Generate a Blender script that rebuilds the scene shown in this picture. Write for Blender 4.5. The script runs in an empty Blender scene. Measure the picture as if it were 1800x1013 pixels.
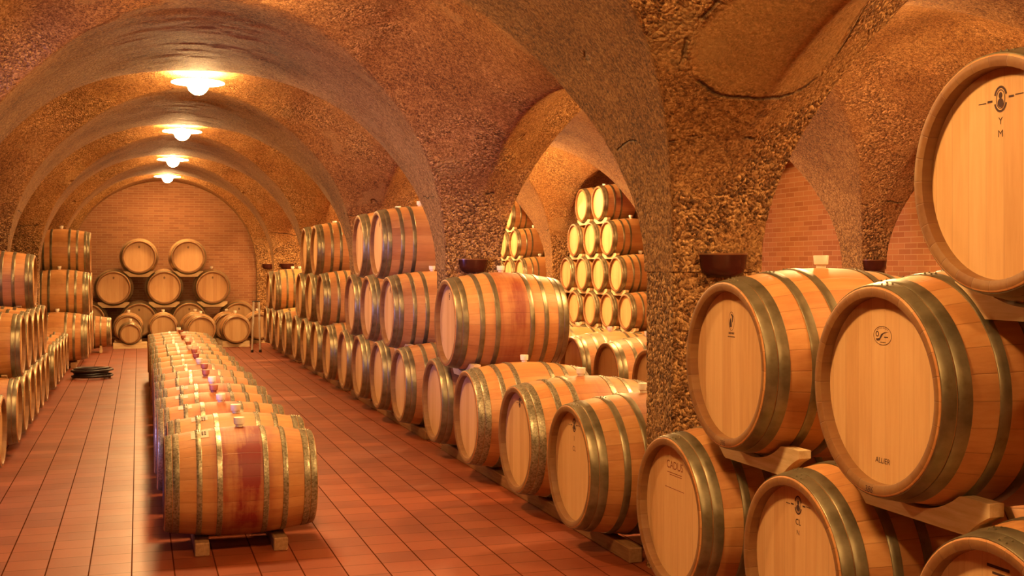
import bpy, bmesh, math, random
import numpy as np
from mathutils import Vector, Matrix
random.seed(7)
PI = math.pi
sc = bpy.context.scene
COL = sc.collection

# ------------------------------------------------------------------ helpers
def link(o):
    COL.objects.link(o)
    return o

def mesh_obj(name, me, parent=None, mat=None):
    o = bpy.data.objects.new(name, me)
    link(o)
    if parent is not None:
        o.parent = parent
    if mat is not None and not me.materials:
        me.materials.append(mat)
    return o

def tag(o, label=None, cat=None, group=None, kind=None):
    if label: o['label'] = label
    if cat: o['category'] = cat
    if group: o['group'] = group
    if kind: o['kind'] = kind
    return o

def empty(name, loc, rz=0.0):
    o = bpy.data.objects.new(name, None)
    o.empty_display_size = 0.1
    o.location = loc
    o.rotation_euler = (0, 0, rz)
    return link(o)

def finish(bm, name, mat=None, sharp=35, smooth=True):
    bmesh.ops.recalc_face_normals(bm, faces=bm.faces)
    me = bpy.data.meshes.new(name)
    bm.to_mesh(me)
    bm.free()
    if smooth:
        for p in me.polygons: p.use_smooth = True
        me.set_sharp_from_angle(angle=math.radians(sharp))
    if mat: me.materials.append(mat)
    return me

def lathe_x(bm, prof, n=56, closed=False):
    """revolve (x, r) points about the X axis"""
    rings = []
    for (x, r) in prof:
        rings.append([bm.verts.new((x, r * math.sin(2*PI*k/n), r * math.cos(2*PI*k/n))) for k in range(n)])
    m = len(rings)
    for i in range(m if closed else m-1):
        a, b = rings[i], rings[(i+1) % m]
        for k in range(n):
            bm.faces.new((a[k], a[(k+1) % n], b[(k+1) % n], b[k]))
    return rings

def lathe_z(bm, prof, n=32, c=(0, 0, 0), cap=True):
    rings = []
    for (r, z) in prof:
        rings.append([bm.verts.new((c[0] + r*math.cos(2*PI*k/n), c[1] + r*math.sin(2*PI*k/n), c[2] + z)) for k in range(n)])
    for a, b in zip(rings, rings[1:]):
        for k in range(n):
            bm.faces.new((a[k], a[(k+1) % n], b[(k+1) % n], b[k]))
    if cap:
        bm.faces.new(rings[0]); bm.faces.new(rings[-1])

def box(bm, lo, hi):
    r = bmesh.ops.create_cube(bm, size=1.0)
    for v in r['verts']:
        v.co = Vector([lo[i] + (v.co[i] + 0.5) * (hi[i] - lo[i]) for i in range(3)])
    return r['verts']

def bevel_all(bm, w, seg=2):
    bmesh.ops.bevel(bm, geom=list(bm.edges), offset=w, segments=seg, affect='EDGES', profile=0.5)

# ------------------------------------------------------------------ node helpers
class NT:
    def __init__(s, name):
        s.m = bpy.data.materials.new(name)
        s.m.use_nodes = True
        s.t = s.m.node_tree
        s.t.nodes.clear()
        s.out = s.n('ShaderNodeOutputMaterial')
        s.b = s.n('ShaderNodeBsdfPrincipled')
        s.l(s.b.outputs[0], s.out.inputs[0])
    def n(s, typ, **kw):
        nd = s.t.nodes.new(typ)
        for k, v in kw.items(): setattr(nd, k, v)
        return nd
    def l(s, a, b): s.t.links.new(a, b)
    def set(s, sock, v):
        if hasattr(v, 'links') or isinstance(v, bpy.types.NodeSocket): s.l(v, sock)
        else: sock.default_value = v
    def math(s, op, a, b=None, c=None, clamp=False):
        nd = s.n('ShaderNodeMath', operation=op, use_clamp=clamp)
        s.set(nd.inputs[0], a)
        if b is not None: s.set(nd.inputs[1], b)
        if c is not None: s.set(nd.inputs[2], c)
        return nd.outputs[0]
    def mix(s, f, a, b, blend='MIX'):
        nd = s.n('ShaderNodeMix', data_type='RGBA', blend_type=blend)
        s.set(nd.inputs[0], f)
        s.set(nd.inputs[6], a if isinstance(a, bpy.types.NodeSocket) else (*a, 1))
        s.set(nd.inputs[7], b if isinstance(b, bpy.types.NodeSocket) else (*b, 1))
        return nd.outputs[2]
    def obj(s):
        return s.n('ShaderNodeTexCoord').outputs['Object']
    def sep(s, v):
        nd = s.n('ShaderNodeSeparateXYZ'); s.l(v, nd.inputs[0]); return nd.outputs
    def comb(s, x, y, z):
        nd = s.n('ShaderNodeCombineXYZ')
        for i, q in enumerate((x, y, z)): s.set(nd.inputs[i], q)
        return nd.outputs[0]
    def noise(s, v, scale, detail=4, rough=0.55):
        nd = s.n('ShaderNodeTexNoise')
        if v is not None: s.l(v, nd.inputs['Vector'])
        nd.inputs['Scale'].default_value = scale
        nd.inputs['Detail'].default_value = detail
        nd.inputs['Roughness'].default_value = rough
        return nd.outputs['Fac']
    def voro(s, v, scale, feature='F1', out='Distance'):
        nd = s.n('ShaderNodeTexVoronoi', feature=feature)
        s.l(v, nd.inputs['Vector'])
        nd.inputs['Scale'].default_value = scale
        return nd.outputs[out]
    def white(s, v, dim='1D'):
        nd = s.n('ShaderNodeTexWhiteNoise', noise_dimensions=dim)
        s.l(v, nd.inputs['W' if dim == '1D' else 'Vector'])
        return nd.outputs['Value']
    def ramp(s, f, stops):
        nd = s.n('ShaderNodeValToRGB')
        while len(nd.color_ramp.elements) < len(stops): nd.color_ramp.elements.new(0.5)
        for e, (p, c) in zip(nd.color_ramp.elements, stops):
            e.position = p; e.color = (*c, 1)
        s.l(f, nd.inputs[0])
        return nd.outputs[0]
    def smooth(s, v, a, b):
        nd = s.n('ShaderNodeMapRange', interpolation_type='SMOOTHSTEP')
        s.set(nd.inputs[0], v)
        nd.inputs[1].default_value = a; nd.inputs[2].default_value = b
        return nd.outputs[0]
    def rand(s): return s.n('ShaderNodeObjectInfo').outputs['Random']
    def bump(s, h, strength=0.4, dist=0.01):
        nd = s.n('ShaderNodeBump')
        s.l(h, nd.inputs['Height'])
        nd.inputs['Strength'].default_value = strength
        nd.inputs['Distance'].default_value = dist
        s.l(nd.outputs[0], s.b.inputs['Normal'])
    def done(s, col, rough=0.6, metal=0.0, spec=0.5):
        s.set(s.b.inputs['Base Color'], col if isinstance(col, bpy.types.NodeSocket) else (*col, 1))
        s.set(s.b.inputs['Roughness'], rough)
        s.set(s.b.inputs['Metallic'], metal)
        s.b.inputs['Specular IOR Level'].default_value = spec
        return s.m

# ------------------------------------------------------------------ materials
def mat_body(name, stain=0.0, tone=1.0, spread=0.24):
    m = NT(name)
    co = m.obj()
    x, y, z = m.sep(co)
    ang = m.math('MULTIPLY', m.math('ARCTAN2', y, z), 28 / (2*PI))
    rnd = m.rand()
    idx = m.math('FLOOR', ang)
    rv = m.white(m.math('ADD', m.math('MULTIPLY', rnd, 91.0), idx))
    fr = m.math('FRACT', m.math('ADD', ang, 100.0))
    edge = m.math('MINIMUM', fr, m.math('SUBTRACT', 1.0, fr))
    line = m.math('SUBTRACT', 1.0, m.smooth(edge, 0.0, 0.035))
    gv = m.comb(m.math('MULTIPLY', x, 2.2), m.math('ADD', m.math('MULTIPLY', y, 26), m.math('MULTIPLY', rv, 37)), m.math('MULTIPLY', z, 26))
    g = m.noise(gv, 1.6, 5, 0.65)
    t = m.math('ADD', m.math('MULTIPLY', rv, spread), m.math('ADD', m.math('MULTIPLY', g, 0.5), m.math('MULTIPLY', m.noise(co, 4.0, 4, 0.6), 0.28)), clamp=True)
    c = m.ramp(t, [(0.1, (0.29*tone, 0.088*tone, 0.024*tone)), (0.5, (0.51*tone, 0.215*tone, 0.066*tone)), (0.95, (0.68*tone, 0.375*tone, 0.14*tone))])
    if stain > 0:
        nz = m.noise(co, 4.0, 5, 0.65)
        ax = m.math('ADD', m.math('ABSOLUTE', x), m.math('MULTIPLY', m.math('SUBTRACT', nz, 0.5), 0.22))
        band = m.math('SUBTRACT', 1.0, m.smooth(ax, 0.08, 0.24))
        side = m.smooth(m.math('ADD', z, m.math('MULTIPLY', nz, 0.5)), -0.1, 0.45)
        drip = m.smooth(m.noise(m.comb(m.math('MULTIPLY', x, 16), m.math('MULTIPLY', y, 1.5), m.math('MULTIPLY', z, 1.5)), 1.0, 3), 0.36, 0.66)
        f = m.math('MULTIPLY', band, m.math('ADD', 0.16, m.math('ADD', m.math('MULTIPLY', m.smooth(nz, 0.35, 0.65), 0.34), m.math('MULTIPLY', drip, m.math('ADD', 0.18, m.math('MULTIPLY', side, 0.25))))))
        f = m.math('MULTIPLY', f, stain, clamp=True)
        c = m.mix(f, c, (0.20, 0.016, 0.010))
    c = m.mix(m.math('MULTIPLY', line, 0.38), c, (0.13, 0.045, 0.015))
    dirt = m.smooth(m.noise(co, 3.2, 4, 0.6), 0.52, 0.78)
    c = m.mix(m.math('MULTIPLY', dirt, 0.35), c, (0.24, 0.075, 0.025))
    m.bump(m.math('SUBTRACT', m.math('MULTIPLY', g, 0.35), line), 0.35, 0.003)
    return m.done(c, m.math('ADD', 0.42, m.math('MULTIPLY', g, 0.2)), 0, 0.4)

def mat_head(name, tone=1.0):
    m = NT(name)
    co = m.obj()
    x, y, z = m.sep(co)
    rnd = m.rand()
    py = m.math('ADD', m.math('DIVIDE', y, 0.085), m.math('MULTIPLY', rnd, 11.0))
    idx = m.math('FLOOR', py)
    rv = m.white(idx)
    fr = m.math('FRACT', m.math('ADD', py, 50.0))
    edge = m.math('MINIMUM', fr, m.math('SUBTRACT', 1.0, fr))
    line = m.math('SUBTRACT', 1.0, m.smooth(edge, 0.0, 0.025))
    gv = m.comb(m.math('MULTIPLY', rv, 31), m.math('MULTIPLY', y, 30), m.math('MULTIPLY', z, 2.0))
    g = m.noise(gv, 1.6, 6, 0.65)
    t = m.math('ADD', m.math('MULTIPLY', rv, 0.35), m.math('MULTIPLY', g, 0.65), clamp=True)
    c = m.ramp(t, [(0.1, (0.46*tone, 0.225*tone, 0.080*tone)), (0.5, (0.60*tone, 0.34*tone, 0.145*tone)), (0.95, (0.70*tone, 0.44*tone, 0.21*tone))])
    c = m.mix(m.math('MULTIPLY', line, 0.3), c, (0.2, 0.09, 0.03))
    m.bump(m.math('SUBTRACT', m.math('MULTIPLY', g, 0.4), line), 0.2, 0.002)
    return m.done(c, 0.5, 0, 0.35)

def mat_hoop(name, mottled=False):
    m = NT(name)
    co = m.obj()
    n1 = m.noise(co, 9, 4, 0.6)
    c = m.ramp(n1, [(0.3, (0.16, 0.125, 0.066)), (0.7, (0.31, 0.255, 0.15))])
    if mottled:
        v = m.voro(co, 95, out='Color')
        c = m.mix(0.4, c, m.ramp(m.sep(v)[0], [(0.0, (0.13, 0.11, 0.06)), (1.0, (0.68, 0.6, 0.42))]))
        n1 = m.sep(v)[1]
    m.bump(n1, 0.08, 0.002)
    return m.done(c, m.math('ADD', 0.30, m.math('MULTIPLY', n1, 0.2)), 0.75, 0.5)

def mat_plain(name, col, rough=0.6, metal=0.0, var=0.15, scale=12):
    m = NT(name)
    f = m.noise(m.obj(), scale, 4)
    a = tuple(max(0, q*(1-var)) for q in col); b = tuple(min(1, q*(1+var)) for q in col)
    return m.done(m.ramp(f, [(0.3, a), (0.7, b)]), rough, metal)

def mat_timber(name, a, b):
    m = NT(name)
    co = m.obj()
    x, y, z = m.sep(co)
    g = m.noise(m.comb(m.math('MULTIPLY', x, 30), m.math('MULTIPLY', y, 3), m.math('MULTIPLY', z, 30)), 1.5, 5, 0.6)
    m.bump(g, 0.25, 0.003)
    return m.done(m.ramp(g, [(0.3, a), (0.72, b)]), 0.65, 0, 0.3)

def mat_concrete(name, rough_scale, bump_d, pebble, base=1.0, oval=False):
    m = NT(name)
    co = m.obj()
    x, y, z = m.sep(co)
    wob = m.noise(co, 2.3, 4, 0.6)
    big = m.noise(co, 0.9, 4, 0.6)
    fine = m.noise(co, 30, 6, 0.72)
    vn = m.n('ShaderNodeTexVoronoi', feature='F1')
    wv = m.n('ShaderNodeVectorMath', operation='ADD')
    nz = m.n('ShaderNodeTexNoise'); m.l(co, nz.inputs['Vector']); nz.inputs['Scale'].default_value = 9
    sv = m.n('ShaderNodeVectorMath', operation='SCALE'); m.l(nz.outputs['Color'], sv.inputs[0]); sv.inputs['Scale'].default_value = 0.05
    m.l(co, wv.inputs[0]); m.l(sv.outputs[0], wv.inputs[1])
    m.l(wv.outputs[0], vn.inputs['Vector']); vn.inputs['Scale'].default_value = rough_scale
    vd, vc = vn.outputs['Distance'], m.sep(vn.outputs['Color'])[0]
    # how much of the gravel shows: strong low down, patchy above
    low = m.math('SUBTRACT', 1.0, m.smooth(m.math('ADD', z, m.math('MULTIPLY', wob, 0.9)), 2.75, 3.1))
    patch = m.smooth(big, 0.43, 0.62)
    amt = m.math('MULTIPLY', m.math('MAXIMUM', low, m.math('MULTIPLY', patch, 0.75)), pebble, clamp=True)
    v2 = m.n('ShaderNodeTexVoronoi', feature='F1'); m.l(wv.outputs[0], v2.inputs['Vector']); v2.inputs['Scale'].default_value = rough_scale * 2.3
    g2 = m.sep(v2.outputs['Color'])[0]
    skin = m.math('SUBTRACT', 1.0, m.smooth(m.math('ADD', m.noise(co, 1.15, 3, 0.5), m.math('MULTIPLY', fine, 0.12)), 0.60, 0.64))
    if oval:
        ex = m.math('DIVIDE', m.math('SUBTRACT', x, 3.2), 0.46); ez = m.math('DIVIDE', m.math('SUBTRACT', z, 3.03), 0.30)
        er = m.math('ADD', m.math('ADD', m.math('MULTIPLY', ex, ex), m.math('MULTIPLY', ez, ez)), m.math('MULTIPLY', wob, 0.5))
        ov = m.math('MULTIPLY', m.math('SUBTRACT', 1.0, m.smooth(er, 0.95, 1.2)), m.math('MULTIPLY', m.smooth(y, 4.2, 4.4), m.math('SUBTRACT', 1.0, m.smooth(y, 6.4, 6.6))))
        nearp = m.math('MULTIPLY', m.smooth(y, 3.0, 4.5), m.math('SUBTRACT', 1.0, m.smooth(m.math('ADD', z, m.math('MULTIPLY', wob, 0.8)), 3.75, 4.1)))
        nearp = m.math('MULTIPLY', nearp, m.math('SUBTRACT', 1.0, m.smooth(y, 6.6, 6.9)))
        amt = m.math('MAXIMUM', amt, m.math('MULTIPLY', nearp, 0.9))
        amt = m.math('MULTIPLY', amt, m.math('SUBTRACT', 1.0, m.math('MULTIPLY', ov, 0.92)))
        crk = m.math('MULTIPLY', m.math('SUBTRACT', 1.0, m.smooth(m.math('ABSOLUTE', m.math('SUBTRACT', er, 1.22)), 0.0, 0.07)), m.math('MULTIPLY', m.math('GREATER_THAN', 6.5, y), m.math('GREATER_THAN', y, 4.3)))
        crk = m.math('MULTIPLY', crk, m.smooth(m.noise(co, 4.0, 3), 0.44, 0.52))
    amt = m.math('MULTIPLY', amt, m.math('ADD', 0.35, m.math('MULTIPLY', skin, 0.65)))
    tone = m.math('ADD', m.math('MULTIPLY', fine, 0.62), m.math('ADD', m.math('MULTIPLY', big, 0.42), m.math('MULTIPLY', m.math('SUBTRACT', g2, 0.5), 0.22)))
    c = m.ramp(tone, [(0.34, (0.085*base, 0.027*base, 0.006*base)), (0.52, (0.32*base, 0.137*base, 0.036*base)), (0.72, (0.62*base, 0.335*base, 0.115*base))])
    pc = m.ramp(m.math('ADD', m.math('MULTIPLY', vc, 0.6), m.math('MULTIPLY', g2, 0.4)), [(0.15, (0.045*base, 0.013*base, 0.003*base)), (0.5, (0.28*base, 0.12*base, 0.034*base)), (0.9, (0.82*base, 0.47*base, 0.175*base))])
    c = m.mix(m.math('MULTIPLY', amt, 0.8), c, pc)
    if oval: c = m.mix(m.math('MULTIPLY', crk, 0.7), m.mix(m.math('MULTIPLY', ov, 0.45), c, (0.50*base, 0.27*base, 0.09*base)), (0.03, 0.012, 0.005))
    # scattered smooth lighter and darker skins, pour seams
    sk = m.smooth(m.noise(co, 1.7, 2, 0.4), 0.64, 0.68)
    c = m.mix(m.math('MULTIPLY', sk, 0.45), c, (0.40*base, 0.22*base, 0.08*base))
    zz = m.math('ADD', z, m.math('MULTIPLY', m.noise(co, 2.2, 4), 0.22))
    seam = m.math('SUBTRACT', 1.0, m.smooth(m.math('ABSOLUTE', m.math('SUBTRACT', zz, 2.66)), 0.0, 0.010))
    seam = m.math('MULTIPLY', seam, m.smooth(m.noise(co, 3.1, 3), 0.50, 0.56))
    c = m.mix(m.math('MULTIPLY', seam, 0.75), c, (0.04, 0.02, 0.01))
    pit = m.math('SUBTRACT', 1.0, m.smooth(m.voro(wv.outputs[0], 1.25), 0.03, 0.075))
    pit = m.math('MULTIPLY', pit, m.smooth(m.noise(co, 7.0, 3), 0.4, 0.5))
    h = m.math('ADD', m.math('MULTIPLY', m.math('MULTIPLY', m.math('SUBTRACT', 1.0, vd), amt), 0.8), m.math('ADD', m.math('MULTIPLY', fine, 0.6), m.math('MULTIPLY', m.math('MULTIPLY', g2, m.math('ADD', 0.15, amt)), 0.35)))
    h = m.math('SUBTRACT', h, m.math('MULTIPLY', sk, 0.0))
    h = m.math('SUBTRACT', h, m.math('MULTIPLY', m.math('ADD', seam, pit), 1.6))
    if oval: h = m.math('SUBTRACT', h, m.math('MULTIPLY', crk, 1.2))
    m.bump(h, 1.0, bump_d)
    return m.done(c, 0.78, 0, 0.35)

def mat_floor():
    m = NT('terracotta_tiles')
    co = m.obj()
    x, y, z = m.sep(co)
    T = 0.2447
    u = m.math('DIVIDE', m.math('ADD', x, 0.0375 + 40*T), T)
    v = m.math('DIVIDE', m.math('ADD', y, 40*T), T)
    iu, iv = m.math('FLOOR', u), m.math('FLOOR', v)
    fu, fv = m.math('FRACT', u), m.math('FRACT', v)
    eu = m.math('MINIMUM', fu, m.math('SUBTRACT', 1.0, fu))
    jit = m.math('MULTIPLY', m.math('SUBTRACT', m.white(m.comb(iu, iv, 0.0), '3D'), 0.5), 0.0)
    ev = m.math('MINIMUM', fv, m.math('SUBTRACT', 1.0, fv))
    ju = m.math('SUBTRACT', 1.0, m.smooth(eu, 0.010, 0.028))
    jv = m.math('SUBTRACT', 1.0, m.smooth(ev, 0.012, 0.034))
    joint = m.math('MAXIMUM', ju, m.math("MULTIPLY", jv, 0.65))
    rv = m.white(m.comb(iu, iv, 0.0), '3D')
    n1 = m.noise(co, 2.0, 5, 0.6)
    n2 = m.noise(co, 38, 4, 0.6)
    t = m.math('ADD', m.math('MULTIPLY', rv, 0.35), m.math('ADD', m.math('MULTIPLY', n1, 0.4), m.math('MULTIPLY', n2, 0.25)))
    c = m.ramp(t, [(0.2, (0.145, 0.023, 0.0045)), (0.5, (0.215, 0.038, 0.008)), (0.8, (0.28, 0.060, 0.015))])
    c = m.mix(m.math('MULTIPLY', joint, 0.88), c, (0.045, 0.010, 0.004))
    m.l(m.math('MULTIPLY', m.math('SUBTRACT', 1.0, joint), 0.75), m.b.inputs['Specular IOR Level'])
    h = m.math('SUBTRACT', m.math('ADD', m.math('MULTIPLY', n2, 0.15), m.math('MULTIPLY', rv, 0.3)), m.math('MULTIPLY', joint, 0.35))
    m.bump(h, 0.35, 0.002)
    return m.done(c, m.math('ADD', 0.34, m.math('MULTIPLY', n1, 0.2)), 0, 0.75)

def mat_brick(name, axis, bl=0.25, bh=0.0735, tone=1.0):
    m = NT(name)
    x, y, z = m.sep(m.obj())
    vec = m.comb(x if axis == 'x' else y, z, 0.0)
    br = m.n('ShaderNodeTexBrick')
    m.l(vec, br.inputs['Vector'])
    br.inputs['Scale'].default_value = 1.0
    br.inputs['Brick Width'].default_value = bl
    br.inputs['Row Height'].default_value = bh
    br.inputs['Mortar Size'].default_value = 0.006
    br.inputs['Mortar Smooth'].default_value = 0.3
    br.inputs['Bias'].default_value = 0.0
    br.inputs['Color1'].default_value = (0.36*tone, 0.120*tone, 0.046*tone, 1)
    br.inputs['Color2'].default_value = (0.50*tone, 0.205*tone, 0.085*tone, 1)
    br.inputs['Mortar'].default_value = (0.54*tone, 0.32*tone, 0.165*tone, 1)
    f = m.noise(m.obj(), 3.0, 5)
    c = m.mix(m.math('MULTIPLY', f, 0.35), br.outputs['Color'], (0.46*tone, 0.20*tone, 0.085*tone))
    m.bump(m.math('SUBTRACT', m.math('MULTIPLY', m.noise(m.obj(), 60, 3), 0.3), br.outputs['Fac']), 0.5, 0.006)
    return m.done(c, 0.8, 0, 0.3)

def mat_emit(name, col, strength):
    m = NT(name)
    m.b.inputs['Emission Color'].default_value = (*col, 1)
    m.b.inputs['Emission Strength'].default_value = strength
    return m.done((0.9, 0.8, 0.6), 0.3)

LAMP_COL = (1.0, 0.60, 0.23)
LAMP = 515.0
M = {
    'body': mat_body('oak_staves'),
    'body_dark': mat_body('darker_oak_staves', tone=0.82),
    'body_stain': mat_body('wine_stained_staves', stain=1.0),
    'body_deep': mat_body('deeply_wine_stained_staves', stain=1.7, tone=0.88),
    'body_pink': mat_body('lightly_stained_staves', stain=0.6),
    'head': mat_head('oak_head'),
    'head_dark': mat_head('darkened_oak_head', 0.72),
    'rim': mat_body('shade_darkened_rim', tone=0.42),  # dark rim wood, deepened further to paint in shade inside the chime
    'hoop': mat_hoop('galvanised_hoop'),
    'hoop_mottled': mat_hoop('mottled_galvanised_hoop', True),
    'bung': mat_plain('pale_silicone', (0.78, 0.66, 0.50), 0.4),
    'bung_red': mat_plain('wine_dyed_bung', (0.36, 0.10, 0.05), 0.5),
    'ink': mat_plain('burnt_ink', (0.05, 0.016, 0.012), 0.8),
    'ink_red': mat_plain('red_brown_ink', (0.22, 0.045, 0.02), 0.8),
    'paper': mat_plain('pale_paper', (0.66, 0.50, 0.36), 0.7),
    'board': mat_timber('pale_spruce', (0.56, 0.36, 0.17), (0.74, 0.54, 0.30)),
    'beam': mat_timber('brown_timber', (0.20, 0.085, 0.03), (0.34, 0.16, 0.065)),
    'concrete': mat_concrete('smooth_vault_concrete', 40, 0.026, 0.45, 0.80),
    'gravel': mat_concrete('gravel_concrete', 44, 0.048, 1.0, 1.05, True),
    'floor': mat_floor(),
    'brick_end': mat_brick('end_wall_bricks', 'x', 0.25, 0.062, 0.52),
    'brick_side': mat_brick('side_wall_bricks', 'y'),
    'lamp': mat_emit('lit_lamp_glass', LAMP_COL, LAMP),
    'lamp_aisle': mat_emit('lit_aisle_lamp_glass', LAMP_COL, LAMP*1.7),
    'lamp_far': mat_emit('lit_far_aisle_lamp_glass', LAMP_COL, LAMP*4.2),
    'dish': mat_emit('lit_lamp_dish', LAMP_COL, LAMP*0.26),
    'lamp_metal': mat_plain('lamp_enamel', (0.55, 0.45, 0.3), 0.4),
    'sconce': mat_plain('dark_copper_glaze', (0.055, 0.012, 0.008), 0.22, 0.3),
    'sconce_rim': mat_plain('copper_edge', (0.30, 0.15, 0.07), 0.35, 0.6),
    'rubber': mat_plain('black_rubber', (0.018, 0.008, 0.008), 0.45),
    'steel': mat_plain('pale_aluminium', (0.62, 0.55, 0.44), 0.4, 0.6),
}

# ------------------------------------------------------------------ the vaulted cellar
H_CAM = 1.83
ZS = 1.80                                   # springing height
BAYS_Y = [-4.05, 1.15, 6.35, 11.6, 16.8, 22.0, 27.2, 31.3]
PT = 0.20                                   # half thickness of a pillar along the nave
AISLES = [(-6.4, -2.23), (-1.65, 2.95), (3.53, 7.83), (8.15, 12.6)]
ARCADES = [(-2.23, -1.65), (2.95, 3.53), (7.83, 8.15)]
X_L, X_R, Y_F, Y_B = -6.4, 9.3, -3.9, 31.2
NB, CB = 2.22, 2.31                         # rise of the nave vault, rise of the cross vaults at the crown

def spaced(a, b, n):
    t = (1 - np.cos(np.linspace(0, PI, n))) / 2
    t = 0.6*t + 0.4*np.linspace(0, 1, n)
    t2 = (1 - np.cos(np.linspace(0, PI, n))) / 2
    return a + (b - a) * (0.5*t + 0.5*t2)

xs = np.unique(np.round(np.concatenate([spaced(-6.4, -2.23, 40), np.linspace(-2.23, -1.65, 10), spaced(-1.65, 2.95, 150), np.linspace(2.95, 3.53, 16),
     spaced(3.53, 7.83, 110), np.linspace(7.83, 8.15, 8), spaced(8.15, 10.5, 60)[:48]]), 5))
yl = []
for a, b in zip(BAYS_Y, BAYS_Y[1:]):
    yl.append(spaced(a + PT, b - PT, 60 if b < 2 else 150)); yl.append(np.linspace(b - PT, b + PT, 9))
ys = np.unique(np.round(np.concatenate(yl), 5))
ys = ys[(ys > -4.0) & (ys <= 31.3)]
GX, GY = np.meshgrid(xs, ys, indexing='ij')

def smoothstep(t): t = np.clip(t, 0, 1); return t*t*(3 - 2*t)

zn = np.full_like(GX, 0.0)
tt = np.full_like(GX, 9.0)
for a, b in AISLES:
    c, h = (a+b)/2, (b-a)/2
    d = np.abs(GX - c) / h
    tt = np.minimum(tt, d)
    zn = np.maximum(zn, NB * np.sqrt(np.clip(1 - d*d, 0, 1)))
cb = CB - np.where(GX > 6.5, 0.57, 0.88) * smoothstep((tt - 0.60) / 0.60)
zc = np.zeros_like(GX)
for a, b in zip(BAYS_Y, BAYS_Y[1:]):
    c, h = (a+b)/2, (b-a)/2 - PT
    d = np.abs(GY - c) / h
    zc = np.maximum(zc, cb * np.sqrt(np.clip(1 - d*d, 0, 1)))
k = 0.035
hh = np.clip(0.5 + 0.5*(zn - zc)/k, 0, 1)
base_z = zc*(1-hh) + zn*hh + k*hh*(1-hh)
base_z = np.where((zn < 1e-6) & (zc < 1e-6), 0.0, base_z)
rng = np.random.RandomState(3)
nz = np.zeros_like(GX)
for i in range(26):
    f = 1.2 * 1.22**i
    ph = rng.rand(3)*6.28; di = rng.randn(3); di /= np.linalg.norm(di)
    nz += np.sin(f*(di[0]*GX + di[1]*GY + di[2]*base_z*1.3) + ph[0]) * (0.9**i)
nz *= 0.0042
Z = ZS + base_z + np.where(base_z > 0.02, nz, 0)
nx, ny = GX.shape
verts = np.stack([GX.ravel(), GY.ravel(), Z.ravel()], 1)
I, J = np.meshgrid(np.arange(nx-1), np.arange(ny-1), indexing='ij')
v00 = (I*ny + J).ravel(); v10 = ((I+1)*ny + J).ravel(); v11 = ((I+1)*ny + J+1).ravel(); v01 = (I*ny + J+1).ravel()
faces = np.stack([v00, v01, v11, v10], 1)
rough_face = ((zc - zn)[:-1, :-1].ravel() > 0.0)
me = bpy.data.meshes.new('ceiling')
me.vertices.add(len(verts)); me.vertices.foreach_set('co', verts.ravel())
me.loops.add(faces.size); me.loops.foreach_set('vertex_index', faces.ravel().astype(np.int32))
me.polygons.add(len(faces)); me.polygons.foreach_set('loop_start', np.arange(0, faces.size, 4, dtype=np.int32))
me.polygons.foreach_set('loop_total', np.full(len(faces), 4, dtype=np.int32))
me.update(calc_edges=True)
me.materials.append(M['concrete']); me.materials.append(M['gravel'])
me.polygons.foreach_set('material_index', rough_face.astype(np.int32))
me.polygons.foreach_set('use_smooth', np.ones(len(faces), dtype=bool))
me.set_sharp_from_angle(angle=math.radians(50))
me.validate()
tag(mesh_obj('ceiling', me), kind='structure', label='groin-vaulted ceiling of rough gravel concrete')

def slab(name, lo, hi, mat, label=None):
    bm = bmesh.new(); box(bm, lo, hi)
    o = mesh_obj(name, finish(bm, name, mat, smooth=False))
    return tag(o, kind='structure', label=label)

slab('floor', (X_L-0.2, Y_F-0.2, -0.1), (X_R+0.2, Y_B+0.2, 0.0), M['floor'], 'red terracotta tile floor')
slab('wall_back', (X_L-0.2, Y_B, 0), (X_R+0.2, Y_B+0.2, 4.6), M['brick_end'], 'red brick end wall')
slab('wall_right', (X_R, Y_F-0.2, 0), (X_R+0.2, Y_B, 4.6), M['brick_side'], 'red brick side wall seen through the arches')
slab('wall_left', (X_L-0.2, Y_F-0.2, 0), (X_L, Y_B, 4.6), M['gravel'])
slab('wall_front', (X_L, Y_F-0.2, 0), (X_R, Y_F, 4.6), M['gravel'])

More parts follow.
